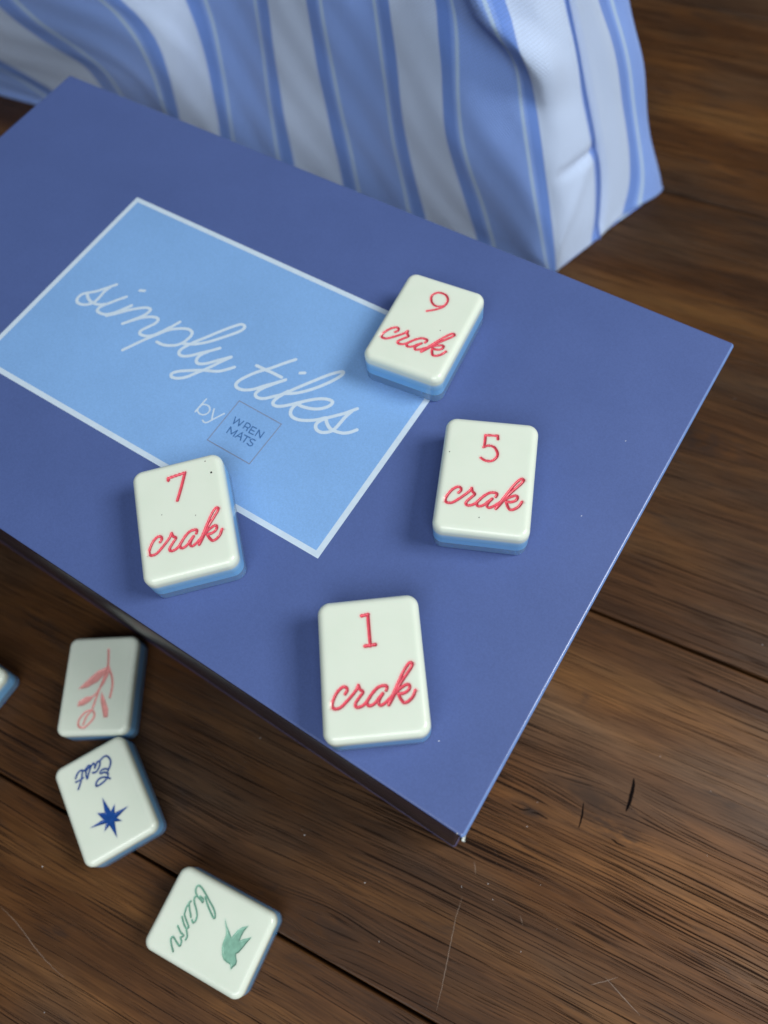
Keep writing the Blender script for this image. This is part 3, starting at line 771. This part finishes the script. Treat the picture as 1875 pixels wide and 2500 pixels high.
for k, (x, y) in enumerate([l[0] for l in LINT]):
    V, F = ribbon(spline([(x, y), (x + 0.25, y + 0.3)], 0.1), 0.16, BZ + 0.05)
    mesh_obj('lint', [(a * MM, b * MM, c * MM) for a, b, c in V], F, MAT_LINT, box, smooth=False)

# ------------------------------------------------------------------ mahjong tiles
TW, THH, TT = 22.17, 30.5, 10.0
RB = 1.65           # rounding of the face edge
RP = 2.7            # corner radius seen from above
Z_BLUE, Z_CLEAR = 5.4, 3.1
GX, GY = TW / 2 - 2.2, THH / 2 - 2.2
STEP = 0.09

def seg_dist(X, Y, line):
    d = np.full(X.shape, 1e9)
    for (x0, y0), (x1, y1) in zip(line[:-1], line[1:]):
        dx, dy = x1 - x0, y1 - y0
        L = dx * dx + dy * dy + 1e-12
        t = np.clip(((X - x0) * dx + (Y - y0) * dy) / L, 0, 1)
        np.minimum(d, (X - x0 - t * dx) ** 2 + (Y - y0 - t * dy) ** 2, out=d)
    return np.sqrt(d)

def inside(X, Y, poly):
    c = np.zeros(X.shape, bool)
    n = len(poly)
    for i in range(n):
        x0, y0 = poly[i]; x1, y1 = poly[(i + 1) % n]
        cond = ((y0 > Y) != (y1 > Y))
        xi = (x1 - x0) * (Y - y0) / (y1 - y0 + 1e-12) + x0
        c ^= cond & (X < xi)
    return c

def ring_points(hw, hh, r, nx, ny):
    """outline of a rounded rectangle, walked like the border of an (nx x ny) grid:
    bottom row left to right, right column up, top row right to left, left column down"""
    o = rounded_outline(hw, hh, r, 24)
    # rotate the list so that it starts at the middle of the bottom-left corner
    k = 2 * 25 + 12
    o = np.vstack([o[k:], o[:k], o[k:k + 1]])
    s = np.r_[0, np.cumsum(np.linalg.norm(np.diff(o, axis=0), axis=1))]
    corner_idx = [0, 25, 50, 75, 100]
    out = []
    for side, n in ((0, nx), (1, ny), (2, nx), (3, ny)):
        s0, s1 = s[corner_idx[side]], s[corner_idx[side + 1]]
        q = np.linspace(s0, s1, n)[:-1]
        out.append(np.column_stack([np.interp(q, s, o[:, 0]), np.interp(q, s, o[:, 1])]))
    return np.vstack(out)

def make_layer(name, mat, parent, z0, z1, rbot):
    rings = []
    def ring(inset, z):
        o = rounded_outline(TW / 2 - inset, THH / 2 - inset, RP - inset, 8)
        rings.append(np.column_stack([o, np.full(len(o), z)]))
    if rbot > 0:
        for k in range(4):
            a = math.pi / 2 * k / 4
            ring(rbot * (1 - math.sin(a)), z0 + rbot * (1 - math.cos(a)))
        ring(0, z0 + rbot)
    else:
        ring(0.0, z0)
    ring(0.0, z1)
    V, F = loft(rings)
    o = mesh_obj(name, V * MM, F, mat, parent)
    for p in o.data.polygons:
        if len(p.vertices) > 4: p.use_smooth = False
    return o

def make_tile(name, loc, rz, label_text, engravings, specks=()):
    """engravings: (part name, [stroke centre lines], stroke width, [polygons], colour)"""
    t = empty(name, loc, rz)
    tag(t, label_text, 'tile', 'mahjong tiles')
    nx, ny = int(2 * GX / STEP) + 1, int(2 * GY / STEP) + 1
    if not engravings:
        nx, ny = 12, 16
    xs, ys = np.linspace(-GX, GX, nx), np.linspace(-GY, GY, ny)
    X, Y = np.meshgrid(xs, ys)            # row = y
    Z = np.full(X.shape, TT)
    ink = np.zeros(X.shape)
    dX, dY = np.zeros(X.shape), np.zeros(X.shape)
    which = np.full((ny - 1, nx - 1), -1)
    Xc, Yc = (X[:-1, :-1] + X[1:, 1:]) / 2, (Y[:-1, :-1] + Y[1:, 1:]) / 2
    for ei, (pname, strokes, width, polys, color) in enumerate(engravings):
        hw = width / 2
        sd = np.full(X.shape, 9.0); sdc = np.full(Xc.shape, 9.0)     # signed, negative inside
        for st in strokes:
            line = spline(st, 0.25)
            sd = np.minimum(sd, seg_dist(X, Y, line) - hw)
            sdc = np.minimum(sdc, seg_dist(Xc, Yc, line) - hw)
        depth = np.zeros(X.shape)
        u = np.clip(-sd / hw, 0, 1)
        depth = 0.42 * np.sqrt(np.clip(1 - (1 - u) ** 2, 0, 1))
        for po in polys:
            line = np.vstack([np.array(po), po[0]])
            d = seg_dist(X, Y, line); d = np.where(inside(X, Y, po), -d, d)
            dc = seg_dist(Xc, Yc, line); dc = np.where(inside(Xc, Yc, po), -dc, dc)
            depth = np.maximum(depth, 0.34 * np.clip(-d / 0.3, 0, 1) ** 0.6)
            sd, sdc = np.minimum(sd, d), np.minimum(sdc, dc)
        Z -= depth
        # slide the vertices that lie next to the outline onto it, so that its edge is clean
        gy, gx = np.gradient(sd, ys, xs)
        gn = gx * gx + gy * gy
        near = (np.abs(sd) < 0.5 * STEP) & (gn > 0.3)
        near[0] = near[-1] = False; near[:, 0] = near[:, -1] = False
        dX -= np.where(near, sd * gx / np.maximum(gn, 1e-6), 0)
        dY -= np.where(near, sd * gy / np.maximum(gn, 1e-6), 0)
        sdv = np.where(near, 0.0, sd)
        sdc = (sdv[:-1, :-1] + sdv[1:, :-1] + sdv[:-1, 1:] + sdv[1:, 1:]) / 4
        ink = np.maximum(ink, np.clip(np.exp(-np.clip(sd, 0, 9) / 0.17) * 0.50, 0, 1) * (sd < 0.8))
        which[sdc < 0] = ei
    ng = nx * ny
    V = np.column_stack([(X + dX).ravel(), (Y + dY).ravel(), Z.ravel()])
    gi = np.arange(ng).reshape(ny, nx)
    q = np.stack([gi[:-1, :-1], gi[:-1, 1:], gi[1:, 1:], gi[1:, :-1]], -1)
    faces = [tuple(f) for f in q[which == -1].reshape(-1, 4)]
    border = np.concatenate([gi[0, :-1], gi[:-1, -1], gi[-1, :0:-1], gi[:0:-1, 0]])
    nb = len(border)
    rings = []
    for a in np.linspace(0, 90, 9):
        ins = RB * (1 - math.sin(math.radians(a)))
        z = TT - RB * (1 - math.cos(math.radians(a)))
        rings.append((ins, z))
    rings.append((0.0, Z_BLUE + 0.01))
    prev = border
    VV = [V]
    cnt = ng
    for ins, z in rings:
        rp = ring_points(TW / 2 - ins, THH / 2 - ins, RP - ins, nx, ny)
        VV.append(np.column_stack([rp, np.full(nb, z)]))
        cur = np.arange(cnt, cnt + nb)
        for k in range(nb):
            k2 = (k + 1) % nb
            faces.append((prev[k], cur[k], cur[k2], prev[k2]))
        prev = cur
        cnt += nb
    VV.append(VV[-1].copy())
    faces.append(tuple(np.arange(cnt, cnt + nb)[::-1]))     # flat underside with its own edge
    V = np.vstack(VV)
    body = mesh_obj('face_layer', V * MM, faces, MAT_FACE, t)
    body.data.polygons[len(body.data.polygons) - 1].use_smooth = False
    at = body.data.attributes.new('ink', 'FLOAT', 'POINT')
    at.data.foreach_set('value', np.concatenate([ink.ravel(), np.zeros(len(V) - ng)]).astype(np.float32))
    col = engravings[0][4] if engravings else (0, 0, 0)
    ac = body.data.attributes.new('ink_color', 'FLOAT_COLOR', 'POINT')
    ac.data.foreach_set('color', np.tile(np.array([min(1, c * 1.15 + 0.03) for c in col] + [1.0], np.float32), len(V)))
    for ei, (pname, strokes, width, polys, color) in enumerate(engravings):
        fs = q[which == ei].reshape(-1, 4)
        ids, inv = np.unique(fs, return_inverse=True)
        mesh_obj(pname, V[ids] * MM, inv.reshape(-1, 4), MAT_INK[color], t)
    make_layer('blue_layer', MAT_BLUE, t, Z_CLEAR - 0.02, Z_BLUE - 0.005, 0.0)
    make_layer('clear_base', MAT_CLEAR, t, 0.0, Z_CLEAR, 0.55)
    for (x, y), r in specks:
        n = 8
        pv = [(x + r * math.cos(2 * math.pi * k / n) * (1.25 if k % 2 else 0.85), y + r * math.sin(2 * math.pi * k / n), TT + 0.01) for k in range(n)] + [(x, y, TT + 0.06)]
        mesh_obj('speck', [(a * MM, b * MM, c * MM) for a, b, c in pv], [(k, (k + 1) % n, n) for k in range(n)], MAT_SPECK, t)
    return t

SW = 0.66
top = BZ + 0.07
def on_box(x, y): return (x * MM, y * MM, top * MM)
def on_floor(x, y): return (x * MM, y * MM, 0.03 * MM)
make_tile('mahjong_tile', on_box(-34.447, 69.951), 0.411, 'mint white tile engraved with red 5 and crak, lying flat on the blue lid',
          [('number', DIGIT_5, 0.62, [], RED), ('word', WORD_CRAK, SW, [], RED)], [(s[0], 0.14) for s in SPECKS_5])
make_tile('mahjong_tile', on_box(-32.906, 18.288), 0.650, 'mint white tile engraved with red 1 and crak, beside the lid edge',
          [('number', DIGIT_1, 0.74, [], RED), ('word', WORD_CRAK, SW, [], RED)])
make_tile('mahjong_tile', on_box(-90.29, 24.902), 0.806, 'mint white tile engraved with red 7 and crak, over the lower label border',
          [('number', DIGIT_7, 0.74, [], RED), ('word', WORD_CRAK, SW, [], RED)], [(s[0], r) for s, r in zip(SPECKS_7, (0.26, 0.15, 0.12, 0.12))])
make_tile('mahjong_tile', on_box(-69.962, 100.677), 0.114, 'mint white tile engraved with red 9 and crak, over the label corner',
          [('number', DIGIT_9, 0.60, [], RED), ('word', WORD_CRAK, SW, [], RED)], [(s[0], 0.14) for s in SPECKS_9])
make_tile('mahjong_tile', on_floor(-117.464, -19.27), -2.552, 'white tile with pink flower stem, on wood against the box side',
          [('flower', FLOWER_STEM + FLOWER_HEAD, 0.5, FLOWER_LEAVES, PINK)])
make_tile('mahjong_tile', on_floor(-93.15, -43.4), -2.059, 'white tile with navy star and the word East, on wood beside the flower tile',
          [('star', [], 0.3, STAR, NAVY), ('word', WORD_EAST, 0.46, [], NAVY)])
make_tile('mahjong_tile', on_floor(-46.165, -52.838), -1.440, 'white tile with sage green bird and the word bam, on wood planks',
          [('bird', [], 0.3, BIRD, SAGE), ('word', WORD_BAM, 0.46, [], SAGE)])
make_tile('mahjong_tile', on_floor(-155.6, -47.2), 0.0, 'white tile on wood with only one corner showing beside the flower tile', [])

# ------------------------------------------------------------------ striped fabric bag
def catmull_axis(knots, vals, q):
    """smooth interpolation of vals (n, ...) at parameters q"""
    knots = np.asarray(knots, float); vals = np.asarray(vals, float)
    m = np.gradient(vals, knots, axis=0)
    i = np.clip(np.searchsorted(knots, q, side='right') - 1, 0, len(knots) - 2)
    h = (knots[i + 1] - knots[i])
    t = (q - knots[i]) / h
    sh = (-1,) + (1,) * (vals.ndim - 1)
    t = t.reshape(sh); h = h.reshape(sh)
    return ((2 * t ** 3 - 3 * t ** 2 + 1) * vals[i] + (t ** 3 - 2 * t ** 2 + t) * h * m[i]
            + (-2 * t ** 3 + 3 * t ** 2) * vals[i + 1] + (t ** 3 - t ** 2) * h * m[i + 1])

def smoothstep(a, b, x):
    t = np.clip((x - a) / (b - a), 0, 1)
    return t * t * (3 - 2 * t)

left_end = [(x - 22, y + 26, z) for x, y, z in BAG['Sm1']]
# the front turns into the side over a soft, unstitched corner
c_, s8_, sm_ = (np.array(BAG[k]) for k in ('corner', 'S8', 'seam'))
SOFT_CORNER = 0.55 * c_ + 0.45 * (0.55 * s8_ + 0.45 * sm_)
front_keys = [(-1.45, left_end), (-1.0, BAG['Sm1']), (-0.43, BAG['S0']), (0.0, BAG['S1']), (0.57, BAG['S2']), (1.0, BAG['S3']),
              (1.57, BAG['S4']), (2.0, BAG['S5']), (2.57, BAG['S6']), (3.0, BAG['S7']), (3.57, BAG['S8']), (3.80, SOFT_CORNER), (4.0, BAG['seam'])]
edge_c = np.array(BAG['edge']); le = np.array(left_end)
def back_col(t):
    z = np.linspace(0, 1, len(le))
    p = edge_c * (1 - t) + le * t
    p[:, 1] += 26 * math.sin(math.pi * t) * (1 - 0.5 * z)
    return p
back_keys = [(3.64, BAG['seam']), (4.0, BAG['S9']), (4.24, BAG['edge'])] + [(4.24 + 5.0 * t, back_col(t)) for t in (0.1, 0.3, 0.5, 0.7, 0.9, 1.0)]

def bag_grid(keys, nu, nv):
    ku = np.array([k for k, _ in keys]); kv = np.linspace(0, 1, len(keys[0][1]))
    G = np.array([np.asarray(c, float) for _, c in keys])
    us = np.linspace(ku[0], ku[-1], nu)
    vs_ = np.linspace(0, 1, nv)
    A = catmull_axis(ku, G, us)                            # nu x rows x 3
    A = np.swapaxes(catmull_axis(kv, np.swapaxes(A, 0, 1), vs_), 0, 1)
    return us, vs_, A

def grid_normals(A):
    du = np.gradient(A, axis=0); dv = np.gradient(A, axis=1)
    n = np.cross(du, dv)
    return n / (np.linalg.norm(n, axis=2)[..., None] + 1e-9)

us, vv, FA = bag_grid(front_keys, 260, 120)
N = grid_normals(FA)
U, Vv = np.meshgrid(us, vv, indexing='ij')
# fold: fabric on the right of this line rolls out over the fabric on its left
ru = np.interp(Vv, [0.50, 0.61, 0.66, 0.71, 0.76, 0.80, 0.85, 1.0], [3.66, 3.60, 3.56, 3.50, 3.42, 3.36, 3.34, 3.30])
amp = smoothstep(0.52, 0.74, Vv)
d = U - ru
disp = 8.0 * amp * smoothstep(-0.16, 0.12, d) * (1 - 0.9 * smoothstep(0.08, 0.40, d))
disp -= 4.5 * amp * np.exp(-((d + 0.26) / 0.22) ** 2)
# rounded belly and slack undulations
disp += 3.0 * np.exp(-((Vv - 0.42) / 0.2) ** 2) * np.exp(-((U - 3.2) / 0.45) ** 2)
disp += 3.2 * np.sin(U * 1.9 + Vv * 3.1 + 0.6) * (0.3 + 0.7 * Vv) * smoothstep(3.7, 3.2, U)
disp += 1.1 * np.sin(U * 5.3 - Vv * 5.0 + 1.0) * smoothstep(3.8, 3.3, U)
disp += 0.35 * np.sin(U * 17.0 + Vv * 9.0) * np.sin(Vv * 13.0 + U * 4.0)
# pinch where the boxed corner meets the side seam
disp -= 1.5 * np.exp(-((Vv - 0.335) / 0.022) ** 2) * smoothstep(3.60, 3.95, U)
dl = 3.95 - (0.335 - Vv) * 0.95 - U
disp += 0.7 * np.exp(-(dl / 0.04) ** 2) * (Vv < 0.335) * smoothstep(0.02, 0.1, Vv)
disp -= 2.2 * smoothstep(3.945, 4.0, U)                 # dip into the seam
disp *= smoothstep(0.0, 0.06, Vv) * 0.9 + 0.1
FA = FA + N * disp[..., None]
ub, vb, BA = bag_grid(back_keys, 200, 120)
NB = grid_normals(BA)
Ub, Vb2 = np.meshgrid(ub, vb, indexing='ij')
db = -2.2 * smoothstep(3.70, 3.64, Ub) + 2.0 * np.sin(Ub * 3.0 + Vb2 * 4) * smoothstep(4.3, 4.8, Ub)
db += 1.6 * np.exp(-((Ub - 3.9) / 0.12) ** 2) * smoothstep(0.1, 0.4, Vb2)
db += 0.5 * np.sin(Vb2 * 14 + Ub * 3) * smoothstep(3.66, 3.9, Ub)
db *= smoothstep(0.0, 0.06, Vb2) * 0.9 + 0.1
BA = BA + NB * db[..., None]
# keep both panels meeting at the seam
mid_seam = (FA[-1] + BA[0]) / 2
FA[-1] = mid_seam; BA[0] = mid_seam
FA[0] = (FA[0] + BA[-1]) / 2; BA[-1] = FA[0]
FA[..., 2] = np.maximum(FA[..., 2], 0.25); BA[..., 2] = np.maximum(BA[..., 2], 0.25)

# closing rows: both panels gather to a ridge above
fF = np.linspace(0, 1, FA.shape[0]); fB = np.linspace(1, 0, BA.shape[0])
ft, bt = FA[:, -1], BA[:, -1]
bt_on_f = np.column_stack([np.interp(fF, fB[::-1], bt[::-1, k]) for k in range(3)])
ridge_f = (ft + bt_on_f) / 2 + np.array([0, 0, 34.0])
ridge_b = np.column_stack([np.interp(fB, fF, ridge_f[:, k]) for k in range(3)])
def close(A, ridge):
    rows = [A]
    t0 = A[:, -1] - A[:, -2]
    for k in range(1, 9):
        s = k / 8
        p = A[:, -1] * (1 - s) + ridge * s
        p = p + t0 * (8 * s * (1 - s) ** 2)[..., None] if False else p + t0 * (8 * s * (1 - s) ** 2)
        rows.append(p[:, None, :])
    return np.concatenate(rows, axis=1)
FA, BA = close(FA, ridge_f), close(BA, ridge_b)

def panel(name, A, us_, mat, parent):
    nu, nv = A.shape[:2]
    idx = np.arange(nu * nv).reshape(nu, nv)
    F = np.stack([idx[:-1, :-1], idx[1:, :-1], idx[1:, 1:], idx[:-1, 1:]], -1).reshape(-1, 4)
    vlen = np.cumsum(np.r_[0, np.full(nv - 1, 112.0 / 119)])
    UVs = np.stack([np.repeat(us_[:, None], nv, 1) * 0.063, np.repeat(vlen[None], nu, 0) * MM], -1).reshape(-1, 2)
    o = mesh_obj(name, A.reshape(-1, 3) * MM, F, mat, parent, uvs=UVs)
    sol = o.modifiers.new('cloth_thickness', 'SOLIDIFY')
    sol.thickness = 0.0009
    sol.offset = -1
    return o

bag = empty('striped_bag', (-0.22, 0.22, 0))
tag(bag, 'blue and white striped twill fabric pouch standing behind the box', 'bag')
org = np.array([-220.0, 220.0, 0.0])
panel('front_panel', FA - org, us, MAT_FABRIC, bag)
panel('back_panel', BA - org, ub, MAT_FABRIC, bag)
# bottom
loop = np.vstack([FA[::8, 0], BA[::8, 0]]) - org
loop[:, 2] = 0.6
mesh_obj('bottom', loop * MM, [tuple(range(len(loop)))], MAT_FABRIC, bag, smooth=False, uvs=loop[:, :2] * MM)
# seam cord
path = mid_seam - org
Vt, Ft = [], []
nseg = 8
for i, p in enumerate(path):
    for k in range(nseg):
        a = 2 * math.pi * k / nseg
        Vt.append((p + np.array([math.cos(a), math.sin(a), 0]) * 0.55 + np.array([0.25, 0, 0])) * MM)
for i in range(len(path) - 1):
    for k in range(nseg):
        k2 = (k + 1) % nseg
        Ft.append((i * nseg + k, i * nseg + k2, (i + 1) * nseg + k2, (i + 1) * nseg + k))
mesh_obj('side_seam', Vt, Ft, MAT_THREAD, bag)
